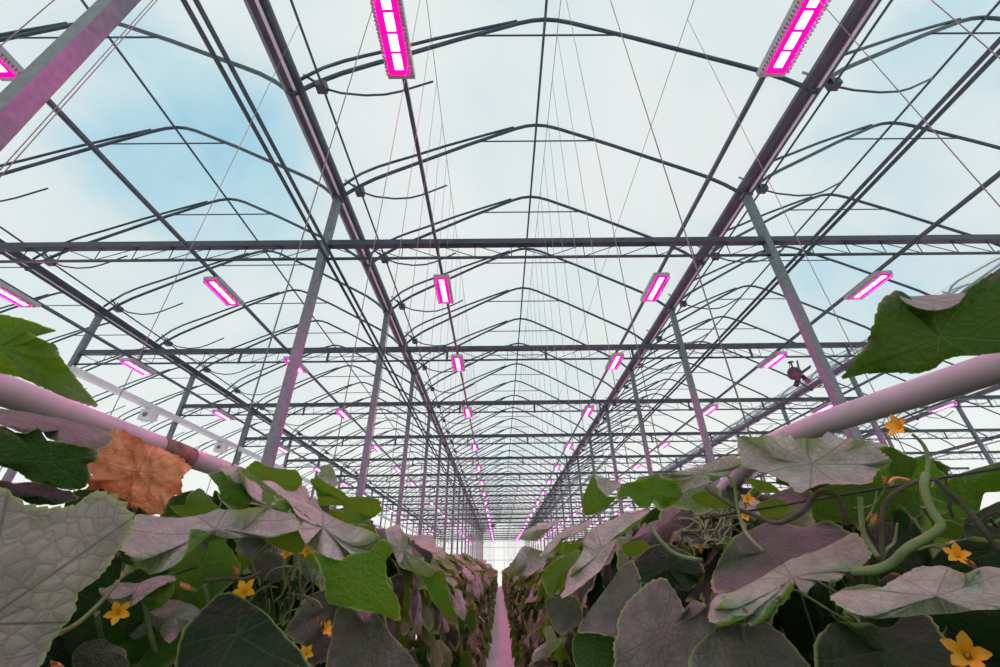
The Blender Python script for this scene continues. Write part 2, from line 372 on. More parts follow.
# pale side channel + boxes at the left end of the girders
mb = MB(); mb.prism_y([(-.09,-.07),(.09,-.07),(.09,.07),(.07,.07),(.07,-.05),(-.07,-.05),(-.07,.07),(-.09,.07)], Y0+4-.2, YEND)
o = mb.build('edge_channel', 'gutter_light'); o.location = (XG[1]+.17,0,4.55+RZ)
tag(o, 'pale grey steel channel sloping away at the left end of the girders', 'channel')
def wbox():
    t = thing('white_junction_box', '', 'box')
    mb = MB(); mb.box(-.19,.19,-.14,.14,-.30,0); mb.build('casing', 'box', t)
    mb = MB(); mb.box(-.20,.20,-.15,.15,.0,.03); mb.box(-.1,.1,-.02,.02,.03,.07); mb.build('lid', 'gutter_light', t)
    mb = MB(); mb.tube([(.0,-.15,-.15),(.0,-.17,-.15)], .07, 12); mb.build('dial', 'steel', t)
    return t
place(wbox(), [((XG[1]+.17, y, 4.43+RZ), l, None) for y, l in ((12.2,'white box hung under the pale channel at left, the nearer and larger of two'),(16.0,'white box hung under the pale channel at left, the farther and smaller of two'))])
# ------------------------------------------------------------------ paired heating pipes under the gutters
for x, side in ((XL+.13,'left'),(XG[3]+.35,'right')):
    for k, dx in enumerate((0,.115)):
        mb = MB(); mb.tube([(0,-2,0),(0,YEND,0)], .026, 8)
        o = mb.build('heating_pipe', 'girder'); o.location = (x+dx,0,4.66+RZ)
        near = (k == 1) if side == 'left' else (k == 0)
        tag(o, f'dark overhead pipe beside the {side} posts, '+('inner' if near else 'outer')+' one of the pair', 'pipe')
# ------------------------------------------------------------------ lamps
LX = {'A':-.98,'B':2.94,'C':6.93,'D':-5.03,'E':-8.95,'F':10.72,'G':14.65}
LN = {'A':'row just left of the path','B':'row just right of the path','C':'second row right of the path','D':'second row left of the path','E':'third row left of the path','F':'third row right of the path','G':'outermost right row'}
ZL = 4.5+RZ
for k, x in LX.items():
    mb = MB(); mb.box(-.022,.022,-2,YEND,0,.05); mb.box(-.012,.012,-2,YEND,-.012,0)
    o = mb.build('lamp_rail', 'rail'); o.location = (x,0,4.63+RZ)
    tag(o, 'straight steel rail carrying the pink lamps of the '+LN[k], 'rail')
def lamp():
    t = thing('grow_lamp', '', 'lamp'); w, l = .14, .41
    mb = MB(); mb.box(-w,w,-l,l,.02,.085)
    for i in range(22):
        y = -l+.02+i*(2*l-.1)/21
        for sx in (-1,1): mb.box(min(sx*w,sx*(w-.035)),max(sx*w,sx*(w-.03)),y,y+.018,-.03,.02)
    mb.box(-.05,.05,-l+.05,l-.05,.085,.105); mb.build('housing', 'housing', t)
    mb = MB(); mb.box(-w+.03,w-.03,-l+.012,l-.05,-.006,.02); tr = mb.build('led_tray', 'led_tray', t)
    for i in range(4):
        y = -l+.04+i*.175
        mb = MB(); mb.box(-.042,.042,y,y+.145,-.013,-.006); mb.build('led_module', 'led_white', tr)
    for y in (-.3,.3):
        mb = MB(); mb.tube([(0,y,.10),(.03,y,.12),(.02,y,.16)], .006, 5); mb.box(-.03,.03,y-.012,y+.012,.105,.115); mb.build('hook', 'rail', t)
    return t
LY = [2.0,6.2,9.3,12.95]+[13.3+3.95*i for i in range(1,19)]
lp = lamp(); spots = []
for k in 'ABDCEFG':
    for i, y in enumerate(LY):
        if y > YEND-1: continue
        if k in 'EFG' and y > 62: continue
        if k in 'CEFG' and i == 0: continue
        j = i-1 if k in 'CEFG' else i
        if j < 4: lab, gr = f'glowing magenta grow lamp in the {LN[k]}, {ORD[j]} from the front', None
        else: lab, gr = f'tiny distant magenta grow lamp in the {LN[k]}, beyond the fourth', f'distant lamps of the {LN[k]}'
        spots.append(((LX[k], y, ZL), lab, gr))
place(lp, spots)
# ------------------------------------------------------------------ circulation fans
def fan(label, loc, rz):
    t = thing('circulation_fan', label, 'fan', loc, rz)
    mb = MB(); mb.tube([(0,-.02,0),(0,.04,0),(0,.16,0),(0,.2,0)], [.10,.17,.17,.10], 14); mb.build('motor', 'fan', t)
    for i in range(5):
        a_ = 2*math.pi*i/5+.5; c_, s_ = math.cos(a_), math.sin(a_)
        mb = MB(); pts = [(.06,-.02,-.045),(.36,-.03,-.05),(.36,.03,.05),(.06,.02,.045)]
        vs = []
        for r_, yy, q in pts: vs.append((r_*c_-q*s_, -.06+yy, r_*s_+q*c_))
        vs += [(x, y-.012, z) for x,y,z in vs]
        mb.add(vs, [(0,1,2,3),(7,6,5,4),(0,4,5,1),(1,5,6,2),(2,6,7,3),(3,7,4,0)]); mb.build('blade', 'fan', t)
    mb = MB(); mb.tube([(0,.08,.12),(0,.08,.33)], .02, 6); mb.box(-.05,.05,.03,.13,.31,.34); mb.tube([(.05,.08,.12),(.08,.08,.22),(.03,.08,.33)], .008, 5); mb.build('bracket', 'fan', t)
    return t
fan('dark multi-blade circulation fan hanging from the second girder of the right bay', (7.80,9.75,4.36+RZ), 1.75)
fan('tiny dark circulation fan hanging far down the middle bay', (-.66,49.6,5.0+RZ-.6), 0)

# ------------------------------------------------------------------ hanging cords
spots = [(.80,2.07,'right'),(.80,1.29,'right'),(2.4,2.45,'right'),(2.4,1.387,'right'),(2.4,1.03,'right'),(-.80,2.04,'left'),(-.80,1.27,'left'),(-2.4,2.46,'left'),(-2.4,1.345,'left'),(-2.4,1.328,'left'),(-2.4,1.03,'left')]
mb = MB(); mb.tube([(0,0,.0),(0,0,5.9+RZ)], .0028, 5)
proto = mb.build('hanging_cord', 'twine')
nth = {'left':0,'right':0}
for i, (x,y,sd) in enumerate(sorted(spots, key=lambda q: -q[1])):
    o = proto if i == 0 else proto.copy()
    if i: C.objects.link(o)
    o.location = (x,y,0); k = nth[sd]; nth[sd] += 1
    tag(o, f'thin dark cord hanging upright on the {sd} side, {ORD[k]} out from the middle', 'cord')
for sd, x in (('left',-2.4),('right',2.4)):
    mb = MB(); mb.tube([(0,-1,0),(0,YEND,0)], .004, 5); o = mb.build('support_wire', 'wire'); o.location = (x,0,5.9+RZ)
    tag(o, f'fine overhead wire carrying the outer cords on the {sd} side', 'wire')
for sd, x in (('left',-.8),('right',.8)):
    for i in range(40):
        y = 2.6+.55*i*(1+i*.03)
        if y > 80: break
        o = proto.copy(); C.objects.link(o); o.location = (x,y,0)
        tag(o, f'faint distant cord hanging upright over the {sd} crop row, beyond the near ones', 'cord', f'distant cords over the {sd} crop row')
    mb = MB(); mb.tube([(0,-1,0),(0,YEND,0)], .004, 5); o = mb.build('support_wire', 'wire'); o.location = (x,0,5.9+RZ)
    tag(o, f'fine overhead wire from which the cords over the {sd} crop row hang', 'wire')

# ------------------------------------------------------------------ leaves
LT = np.radians([0,6,14,30,42,55,66,80,96,108,122,138,150,160,168,174,180])
LR = np.array([1.04,.98,.90,.81,.84,.93,.85,.76,.80,.85,.75,.68,.62,.52,.36,.18,.06])
def leaf_arrays(seed, na, nr, fold=.25, droop=.25, ripple=.05, curl=.12, teeth=.022, side=0., crumple=0., twist=0.):
    rg = np.random.RandomState(seed)
    a = -np.pi+2*np.pi*np.arange(na)/na; aa = np.abs(a)
    r = np.interp(aa, LT, LR)
    ph = rg.rand(8)*6.28
    r = r*(1+.05*np.sin(2*a+ph[0])+.04*np.sin(3*a+ph[1])+.03*np.sin(5*a+ph[2]))
    if teeth: r = r*(1+teeth*((np.arange(na) % 3 == 0)*1.6-.5)) if na > 60 else r*(1+teeth*(np.arange(na) % 2-.5))
    rad = (np.arange(1, nr+1)/nr)**.9
    X = np.outer(rad, r*np.sin(a)); Y = np.outer(rad, r*np.cos(a))
    X = np.concatenate([[0], X.ravel()]); Y = np.concatenate([[0], Y.ravel()])
    ra = np.concatenate([[0], np.repeat(rad, na)]); A = np.concatenate([[0], np.tile(a, nr)])
    rr = np.hypot(X, Y)
    dv = np.min([np.abs(np.abs(A)-k) for k in (0,.93,1.85,2.5)], axis=0)*rr
    Z = -fold*np.abs(X)**1.25 - side*X - droop*np.where(Y > 0, Y, 0)**2 - droop*.6*np.where(Y < 0, Y, 0)**2
    Z += .035*np.clip(dv/.12, 0, 1)*np.minimum(1, rr*2)
    Z += ripple*ra**2*np.sin(5*A+ph[3])+ripple*.6*ra**3*np.sin(9*A+ph[4])+ripple*.5*np.sin(4*X+ph[5])*np.sin(3.5*Y+ph[6])
    Z -= curl*ra**4*.5
    if crumple:
        for k in range(5):
            f = 3+2.6*k
            d1, d2, d3 = rg.rand(3)*6.28; q = rg.rand()*3.14
            wv = np.abs(np.sin(f*(X*np.cos(q)+Y*np.sin(q))+d1+1.3*np.sin(3*Y+d2)))
            Z += crumple*(.9/(k+1.2))*(wv-.5); X = X+crumple*.35*np.sin(f*Y+d3)/(k+1); Y = Y+crumple*.35*np.sin(f*X+d2)/(k+1)
    UX, UY = X.copy(), Y.copy()
    if twist:
        c, s = np.cos(twist*Y), np.sin(twist*Y); X, Z = X*c+Z*s, -X*s+Z*c
    V = np.stack([X, Y, Z], 1)
    F = [(0, 1+(j+1) % na, 1+j) for j in range(na)]
    for i in range(nr-1):
        b = 1+i*na; c = b+na
        F += [(b+j, b+(j+1) % na, c+(j+1) % na, c+j) for j in range(na)]
    rim = np.clip((ra-.93)/.07, 0, 1)**2*.8
    return V, F, np.stack([UX+1, UY+1], 1), rim
def mesh_from(name, V, F, UV, rim, tint, mats, mi=None):
    me = bpy.data.meshes.new(name); me.from_pydata(V.tolist(), [], F)
    for m_ in mats: me.materials.append(M[m_])
    uvl = me.uv_layers.new(name='UVMap'); li = np.empty(len(me.loops), dtype=np.int32); me.loops.foreach_get('vertex_index', li)
    uvl.data.foreach_set('uv', UV[li].ravel())
    for nm, arr in (('rim', rim), ('tint', tint)):
        at = me.attributes.new(nm, 'FLOAT', 'POINT'); at.data.foreach_set('value', np.asarray(arr, dtype=np.float32))
    me.polygons.foreach_set('use_smooth', [True]*len(me.polygons))
    if mi is not None: me.polygons.foreach_set('material_index', mi)
    me.update(); return me
def frame(t, n):
    t = Vector(t).normalized(); n = Vector(n); n = (n-t*n.dot(t)).normalized(); x = t.cross(n)
    return Matrix((x, t, n)).transposed()
rnd = random.Random(7)
HI = {}
for i in range(7):
    V, F, UV, rim = leaf_arrays(20+i, 99, 9, fold=[.1,.35,.55,.2,.3,.45,.15][i], droop=[.3,.2,.35,.5,.1,.4,.2][i], ripple=[.07,.05,.06,.09,.05,.04,.1][i])
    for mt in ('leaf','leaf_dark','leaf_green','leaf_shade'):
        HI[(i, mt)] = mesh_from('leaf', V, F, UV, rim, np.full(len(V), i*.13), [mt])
LO = [leaf_arrays(60+i, 30, 4, fold=rnd.uniform(.1,.6), droop=rnd.uniform(.1,.5), ripple=.07, teeth=.05) for i in range(8)]
MATS = ['leaf','leaf_dark','leaf_green']
def leaf_pose(r, top_share=.2):
    """origin, tip direction, normal, size in plant space: +x faces the path"""
    q = r.random()
    if q < top_share:
        x = r.uniform(-.42, .30); z = 2.27+.15*math.cos(x*2.2)+r.uniform(-.12, .07); y = r.uniform(-.32, .32)
        al = math.radians(r.uniform(35, 110)); out = 1 if x > -.15 else -1
        n = Vector((out*math.cos(al), r.uniform(-.3, .3), math.sin(al)))
        t = Vector((out*r.uniform(.2, 1), r.uniform(-.9, .9), -.35))
    else:
        front = r.random() < .72; out = 1 if front else -1
        z = .12+2.2*r.random(); y = r.uniform(-.32, .32)
        x = out*(.22+.04*max(0, z-1.2)/1.2+r.uniform(-.15, .12)) if front else -(.24+r.uniform(-.1, .08))
        al = math.radians(r.uniform(0, 75)); n = Vector((out*math.cos(al), r.uniform(-.9, .9), math.sin(al)))
        t = Vector((out*r.uniform(-.1, .8), r.uniform(-.9, .9), -r.uniform(.2, 1.1)))
    return Vector((x, y, z)), t, n, r.uniform(.15, .235)
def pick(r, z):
    q = r.random(); dk = .18 if z > 1.9 else .34  # low leaves more often take the shade-darkened colour
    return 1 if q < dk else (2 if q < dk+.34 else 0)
def stem_mb(r, h=2.3):
    mb = MB(); pts = [(.04*math.sin(i*.9+r.random()), .05*math.sin(i*.7+r.random()*2), .0+i*h/12) for i in range(13)]
    mb.tube(pts, [.011-.0003*i for i in range(13)], 6); return mb
def flower_mb(old=False):
    mb = MB()
    for k in range(5):
        a_ = k*2*math.pi/5; c, s = math.cos(a_), math.sin(a_); vs = []
        for rr, ww, zz in ((.003,.004,.0),(.008,.008,.012),(.018,.0085,.018),(.028,.0015,.017+.006*(k % 2))) if not old else ((.003,.004,.0),(.0065,.006,.014),(.0055,.005,.028),(.002+.005*(k % 3),.0012,.040)):
            for sx in (-1, 0, 1): vs.append((rr*c-sx*ww*s, rr*s+sx*ww*c, zz+(.0025 if sx else 0)))
        mb.add(vs, [(i*3+j, i*3+j+1, i*3+j+4, i*3+j+3) for i in range(3) for j in range(2)], 0, True)
        mb.add([(x,y,z-.0012) for x,y,z in vs], [(i*3+j+3, i*3+j+4, i*3+j+1, i*3+j) for i in range(3) for j in range(2)], 0, True)
    mb.tube([(0,0,-.022),(0,0,-.008),(0,0,.002)], [.0035,.0055,.005], 7, 1)
    mb.tube([(0,0,0),(0,0,.011)], [.003,.002], 6, 0)
    return mb
fl_new = flower_mb().build('flower', ['petal','stem']); fl_old = flower_mb(True).build('flower', ['petal_old','stem'])
FLM = [fl_new.data, fl_old.data]; [bpy.data.objects.remove(o_) for o_ in (fl_new, fl_old)]
def put_flower(root, loc, n, size=1, kind=0):
    o_ = bpy.data.objects.new('flower', FLM[kind]); C.objects.link(o_); o_.parent = root
    m_ = frame(Vector((.3,.9,.2)) if abs(Vector(n).normalized().y) < .8 else Vector((1,0,.1)), n)
    mm = Matrix.Rotation(0, 4, 'X'); mm = (m_.to_4x4()); o_.matrix_local = Matrix.Translation(loc) @ mm @ Matrix.Scale(size, 4)
    return o_
def fruit_mb(ln=.2):
    mb = MB(); k = 10
    mb.tube([(0.006*math.sin(i), 0, -ln*i/k) for i in range(k+1)], [.004,.012,.016,.018,.019,.019,.019,.018,.016,.012,.004], 9)
    return mb
fr_ = fruit_mb().build('cucumber', 'fruit'); FRM = fr_.data; bpy.data.objects.remove(fr_)
# -------- ordinary plants: foliage as one mesh with its leaves
def plant(seed):
    r = random.Random(seed); t = thing('cucumber_plant', '', 'plant')
    Vs, Fs, UVs, Rs, Ts, Ms = [], [], [], [], [], []; b = 0; pet = MB()
    for k in range(64):
        p0, td, n, s_ = leaf_pose(r); fr = np.array(frame(td, n)); V, F, UV, rim = LO[r.randrange(8)]
        W = V*s_ @ fr.T + np.array(p0); Vs.append(W); Fs += [tuple(i+b for i in f) for f in F]; UVs.append(UV); Rs.append(rim)
        Ts.append(np.full(len(V), r.random())); Ms += [pick(r, p0.z)]*len(F); b += len(V)
        root = Vector((p0.x*.15, p0.y*.4, p0.z-.12)); pet.tube([root, (root+p0)/2+Vector((0,0,.03)), p0], .0035, 4)
    me = mesh_from('foliage', np.concatenate(Vs), Fs, np.concatenate(UVs), np.concatenate(Rs), np.concatenate(Ts), MATS, Ms)
    o_ = bpy.data.objects.new('foliage', me); C.objects.link(o_); o_.parent = t
    mb = stem_mb(r); mb.v += []; s_o = mb.build('stem', 'stem', t); pet.build('leaf_stalks', 'stem', s_o)
    for k in range(2): put_flower(t, (r.uniform(.2,.40), r.uniform(-.28,.28), r.uniform(.9,2.25)), (1, r.uniform(-.5,.5), .4), .75, k % 2)
    return t
DY = .60
XROW = {'left': -.80, 'right': .86}
pos = {'left': [], 'right': []}
NEARN = 6
for sd in ('left','right'):
    k = 0; y = -.35 if sd == 'left' else -.2
    while y < YEND-2.2:
        pos[sd].append((k, y)); y += DY; k += 1
def plabel(sd, k, adj=''):
    return f'leafy cucumber plant in the {sd} crop row, {ORD[k]} along from the camera'
allspots = []
rr_ = random.Random(3)
for sd in ('left','right'):
    for k, y in pos[sd]:
        if k < NEARN: continue
        if k < 10: lab, gr = plabel(sd, k), None
        else: lab, gr = f'cucumber plant farther down the {sd} crop row, beyond the tenth', f'distant plants of the {sd} crop row'
        allspots.append(((XROW[sd]+rr_.uniform(-.09,.09), y, rr_.uniform(-.14,.03)), lab, gr, 0 if sd == 'left' else math.pi))
for sd in ('left','right'):
    for k in range(22):
        allspots.append((((-2.45 if sd == 'left' else 2.40)+rr_.uniform(-.05,.05), -.9+.6*k, rr_.uniform(-.12,-.04)), f'cucumber plant in the next crop row out on the {sd}, behind the nearest row', f'plants of the next crop row out on the {sd}', 0 if k % 2 else math.pi))
protos = [plant(100+i) for i in range(6)]
used = [0]*6; order = list(range(len(allspots))); 
for i, (loc, lab, gr, rz) in enumerate(allspots):
    v = i if i < 6 else rr_.randrange(6)
    pr_ = protos[v]
    if i < 6:
        kids = [c for c in C.objects if c.parent == pr_]; KIDS[pr_.name] = kids
        for c in kids: KIDS[c.name] = [g_ for g_ in C.objects if g_.parent == c]
        pr_.location = loc; pr_.rotation_euler[2] = rz; pr_['label'] = lab
        if gr: pr_['group'] = gr
    else:
        o_ = dup(pr_, loc, lab, gr, rz)
        if not gr and 'group' in o_: del o_['group']
# -------- near plants: every leaf its own part
NEAR = {}
UP = Vector((0,0,1)); CAM = Vector((0,0,RZ))
_pi, _ya, _ro = .5257, .0082, -.0141
_F = Vector((math.sin(_ya)*math.cos(_pi), math.cos(_ya)*math.cos(_pi), math.sin(_pi)))
_R = Vector((math.cos(_ya), -math.sin(_ya), 0)); _U = _R.cross(_F)
_R2 = _R*math.cos(_ro)+_U*math.sin(_ro); _U2 = -_R*math.sin(_ro)+_U*math.cos(_ro)
def PX(x, y, w): return CAM+(_F+_R2*((x-500)/411.09)+_U2*((333.5-y)/411.09))*w
def PJ(p):
    d = Vector(p)-CAM; w_ = d.dot(_F)
    return (500+411.09*d.dot(_R2)/w_, 333.5-411.09*d.dot(_U2)/w_, w_)
def nearplant(sd, k, y):
    r = random.Random(500+k*7+(sd == 'left'))
    t = thing('cucumber_plant', plabel(sd, k), 'plant', (XROW[sd], y, 0), 0 if sd == 'left' else math.pi)
    mb = stem_mb(r); st = mb.build('stem', 'stem', t); pet = MB()
    for q in range(90):
        p0, td, n, s_ = leaf_pose(r, .16)
        sg = 1 if sd == 'left' else -1
        wpos = Vector((XROW[sd]+sg*p0.x, y+sg*p0.y, p0.z))
        if wpos.z > 1.5:
            tip = wpos+Vector((sg*td.x, sg*td.y, td.z)).normalized()*s_*1.05
            mid = (tip+wpos)/2
            if mid.z-RZ+.08 > min(.34, (.47 if sd == 'left' else .72)*abs(mid.x)): continue
            hit = False
            for pt_ in (wpos, mid, tip):
                jx, jy, jw = PJ(pt_)
                if jw < (1.04 if jy < 560 else (.88 if abs(mid.x) < .72 else .62)) and (jw < .05 or (-200 < jx < 1200 and jy < 900)): hit = True
            if hit: continue
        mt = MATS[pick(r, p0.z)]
        if r.random() < .62: mt = r.choice(['leaf_dark','leaf_dark','leaf_shade'])  # most near leaves get the colours with shade painted in
        o_ = bpy.data.objects.new('leaf', HI[(r.randrange(7), mt)]); C.objects.link(o_); o_.parent = t
        o_.matrix_local = Matrix.Translation(p0) @ frame(td, n).to_4x4() @ Matrix.Scale(s_, 4)
        root = Vector((p0.x*.15, p0.y*.4, p0.z-.12)); pet.tube([root, (root+p0)/2+Vector((0,0,.03)), p0], .0035, 5)
    for q in range(20):  # added inner filler leaves, shade of the gaps painted as dark colour
        p0 = Vector((r.uniform(-.12, .12), r.uniform(-.3, .3), r.uniform(1.0, 2.2)))
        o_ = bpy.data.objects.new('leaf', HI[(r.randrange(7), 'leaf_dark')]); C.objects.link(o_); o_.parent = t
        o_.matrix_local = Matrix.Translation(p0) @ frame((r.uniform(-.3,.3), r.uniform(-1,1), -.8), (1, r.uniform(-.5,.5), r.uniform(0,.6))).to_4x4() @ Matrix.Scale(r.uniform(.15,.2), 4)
    pet.build('leaf_stalks', 'stem', st)
    for q in range(3 if k > 2 else 0): put_flower(t, (r.uniform(.2,.4), r.uniform(-.28,.28), r.uniform(1.7,2.25)), (1, r.uniform(-.5,.5), .4), .8, q % 2)
    o_ = bpy.data.objects.new('cucumber', FRM); C.objects.link(o_); o_.parent = t; o_.location = (.16, .1, 1.5)
    NEAR[(sd, k)] = t
    return t
for sd in ('left','right'):
    for k, y in pos[sd][:NEARN]: nearplant(sd, k, y)
bpy.context.view_layer.update()
def owner(p):
    sd = 'left' if p.x < 0 else 'right'
    k = min(range(NEARN), key=lambda q: abs(pos[sd][q][1]-p.y)); return NEAR[(sd, k)]
def into(root, o_, world):
    o_.parent = root
    o_.matrix_local = (Matrix.Translation(root.location) @ Matrix.Rotation(root.rotation_euler[2], 4, 'Z')).inverted() @ world
def hero(base, tip, wb, wt, n, mat='leaf', seed=1, width=1., label=None, name='leaf', **kw):
    """a large leaf: stalk end and tip as points in the place, n = the way its upper face looks"""
    p0, p1 = PX(*base, wb), PX(*tip, wt); ln = (p1-p0).length
    V, F, UV, rim = leaf_arrays(seed, 150, 16, **kw); V = V*np.array([width, 1, 1])
    me = mesh_from(name, V, F, UV, rim, np.full(len(V), (seed*.37) % 1), [mat])
    o_ = bpy.data.objects.new(name, me); C.objects.link(o_)
    into(owner((p0+p1)/2), o_, Matrix.Translation(p0) @ frame(p1-p0, n).to_4x4() @ Matrix.Scale(ln, 4))
    if label: o_['label'] = label
    return o_
def vine(pts, r0, r1, mat='stem', name='vine_stem'):
    P = [PX(x, y, w_) for x, y, w_ in pts]
    # smooth
    Q = []
    for i in range(len(P)-1):
        a_, b_, c_, d_ = P[max(i-1,0)], P[i], P[i+1], P[min(i+2,len(P)-1)]
        for j in range(5):
            t_ = j/5; Q.append(.5*((2*b_)+(c_-a_)*t_+(2*a_-5*b_+4*c_-d_)*t_*t_+(3*b_-a_-3*c_+d_)*t_**3))
    Q.append(P[-1]); n = len(Q)
    root = owner(P[0]); mb = MB(); mi = (Matrix.Translation(root.location) @ Matrix.Rotation(root.rotation_euler[2], 4, 'Z')).inverted()
    mb.tube([mi @ q for q in Q], [r0+(r1-r0)*i/(n-1) for i in range(n)], 9); return mb.build(name, mat, root)
def bloom(x, y, w_, n, size=1.3, kind=0):
    p = PX(x, y, w_); root = owner(p)
    o_ = bpy.data.objects.new('flower', FLM[kind]); C.objects.link(o_)
    into(root, o_, Matrix.Translation(p) @ frame(Vector((.2,.3,.9)) if abs(Vector(n).normalized().z) < .8 else Vector((1,.2,0)), n).to_4x4() @ Matrix.Scale(size, 4))
def traced(patches, mat='leaf', seed=1, label=None, name='leaf', puff=.05, crumple=0., rag=.012):
    """one leaf as one mesh: each patch is (stalk point, rim points, under) with its own distances; under=True where the lower face shows.
    The first rim point of a patch is where its middle vein runs."""
    rg = np.random.RandomState(seed); Vs, Fs, UVs, Rs = [], [], [], []; b = 0; allp = []
    for cen, rim, under in patches:
        w0 = cen[2]; pts = np.array([PX(p[0], p[1], p[2] if len(p) > 2 else w0)[:] for p in rim]); c0 = np.array(PX(*cen)[:])
        k = len(pts); na = k*8; Q = []
        for i in range(k):
            a_, b_, c_, d_ = pts[i-1], pts[i], pts[(i+1) % k], pts[(i+2) % k]
            for j in range(8):
                t_ = j/8; cr = .5*((2*b_)+(c_-a_)*t_+(2*a_-5*b_+4*c_-d_)*t_*t_+(3*b_-a_-3*c_+d_)*t_**3)
                Q.append(.6*cr+.4*(b_+(c_-b_)*t_))
        Q = np.array(Q); na = len(Q)
        nrm = np.zeros(3)
        for i in range(na): nrm += np.cross(Q[i]-c0, Q[(i+1) % na]-c0)
        nrm /= np.linalg.norm(nrm); flipw = nrm @ (np.array(CAM[:])-c0) < 0
        if flipw: nrm = -nrm
        R0 = np.linalg.norm(Q-c0, axis=1).mean()
        tip = Q[0]-c0; tip = tip-nrm*(tip@nrm); tip /= np.linalg.norm(tip); sx = np.cross(tip, nrm)
        tooth = ((np.arange(na) % 4)/3.-.5)*.028+(rg.rand(na)-.5)*rag
        nr = 16; rad = (np.arange(1, nr+1)/nr)
        hq = (Q-c0)@nrm; lat = Q-c0-np.outer(hq, nrm); cf = np.fft.fft(hq); fk = np.abs(np.fft.fftfreq(na)*na); mh = hq.mean()
        P = [c0[None]+nrm*mh*.5]; ra = [0]
        for r_ in rad:
            H = np.real(np.fft.ifft(cf*r_**fk))-.5*mh*(1-r_**2)
            P.append(c0+lat*(r_*(1+tooth[:, None]*r_**9))+np.outer(H, nrm)); ra += [r_]*na
        P = np.concatenate(P); ra = np.array(ra); u = (P-c0)@sx/R0; v = (P-c0)@tip/R0
        ang = np.abs(np.arctan2(u, v)); rr = np.hypot(u, v)
        dv = np.min([np.abs(ang-k_) for k_ in (0,.93,1.85,2.5)], axis=0)*rr
        ph = rg.rand(6)*6.28; edge = np.clip((1-ra)/.3, 0, 1)
        d = puff*.14*(np.clip(dv/.2, 0, 1)*np.minimum(1, rr*1.2)*(.3+.7*edge)-.3)*(-1 if under else 1)
        d += puff*1.2*np.sin(3.2*u+ph[0])*np.sin(2.7*v+ph[1])+puff*.28*np.sin(9*u+ph[2]+2*v)*np.sin(8*v+ph[3]-u)+puff*.12*np.sin(19*u+ph[5]+3*np.sin(4*v))*np.sin(17*v+ph[0]+3*np.sin(5*u))
        d += puff*.8*ra**2*np.sin(4.3*u+ph[4]+1.5*v)*np.sin(3.9*v+ph[2])
        if crumple:
            for m_ in range(6):
                f = 2.2+2.3*m_; q = rg.rand()*3.14; d += crumple*(1.1/(m_+1))*(np.abs(np.sin(f*(u*np.cos(q)+v*np.sin(q))+ph[m_ % 6]+1.4*np.sin(2.4*v*np.sin(q)-2*u)))-.5)
        P = P+np.outer(d*R0, nrm)
        F = [(0, 1+j, 1+(j+1) % na) for j in range(na)]
        for i in range(nr-1):
            e = 1+i*na; g_ = e+na; F += [(e+j, g_+j, g_+(j+1) % na, e+(j+1) % na) for j in range(na)]
        # ring winding gives normal along +nrm when the rim runs counter-clockwise seen from the camera
        if flipw != under: F = [tuple(reversed(f)) for f in F]
        Vs.append(P); Fs += [tuple(x+b for x in f) for f in F]; b += len(P)
        UVs.append(np.stack([u*.8+1, v*.8+1], 1)); Rs.append(np.clip((ra-.955)/.045, 0, 1)*.8); allp.append(c0)
    V = np.concatenate(Vs); org = Vector(allp[0])
    me = mesh_from(name, V-allp[0], Fs, np.concatenate(UVs), np.concatenate(Rs), np.full(len(V), (seed*.37) % 1), [mat])
    o_ = bpy.data.objects.new(name, me); C.objects.link(o_)
    into(owner(org), o_, Matrix.Translation(org))
    if label: o_['label'] = label
    return o_
U_, T_ = True, False
# ---- left row
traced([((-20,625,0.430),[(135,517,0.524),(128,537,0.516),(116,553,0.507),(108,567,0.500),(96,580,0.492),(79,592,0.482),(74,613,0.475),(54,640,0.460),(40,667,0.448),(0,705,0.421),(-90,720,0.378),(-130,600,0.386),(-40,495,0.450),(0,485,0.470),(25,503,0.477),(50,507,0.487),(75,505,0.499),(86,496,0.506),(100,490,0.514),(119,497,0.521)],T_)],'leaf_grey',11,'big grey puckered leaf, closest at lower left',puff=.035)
traced([((-5,350,.60),[(98,407,.66),(82,403),(65,396),(45,388,.62),(20,378),(0,374,.60),(-50,372,.55),(-60,330,.55),(-20,312,.58),(0,314,.60),(25,319,.62),(57,331,.66),(27,330,.63),(37,337),(57,346,.65),(60,355),(71,370,.65),(85,387,.66)],U_)],'leaf_green',12,'green leaf poking up above the left pipe',puff=.03)
traced([((50,462,.66),[(84,488,.68),(68,490),(48,486),(30,481,.64),(18,472),(0,466,.62),(-30,458,.58),(-30,428,.58),(0,425,.62),(15,432),(26,433),(38,427,.66),(47,440),(60,441,.67),(80,446),(98,450,.71),(98,460),(88,464,.70),(91,477)],U_),
        ((60,428,.70),[(115,436,.76),(108,446,.73),(95,452,.71),(80,447,.69),(60,441,.67),(47,438),(40,427,.66),(26,432,.65),(0,425,.62),(-25,420,.60),(-25,404,.66),(0,408,.70),(30,412,.73),(60,419,.76),(100,429,.79)],T_)],'leaf_shade',13,'dark green leaf with folded grey upper side, under the left pipe',puff=.02)
traced([((40,496,.64),[(80,497,.68),(60,504),(40,507),(25,501),(5,491,.6),(-5,482,.62),(30,483,.68),(60,489,.7)],T_)],'leaf_dark',14)
traced([((140,474,.84),[(160,515,.80),(137,513),(124,504,.80),(108,492),(86,490,.80),(94,481,.77),(90,470),(90,459,.84),(108,434,.86),(122,431,.88),(144,441,.86),(162,449,.90),(180,456,.88),(193,470,.90),(185,481,.85),(184,495,.87),(174,496,.85),(169,504,.82)],T_)],'leaf_dry',15,'shrivelled orange brown leaf','withered_leaf',puff=.04,crumple=.27,rag=.04)
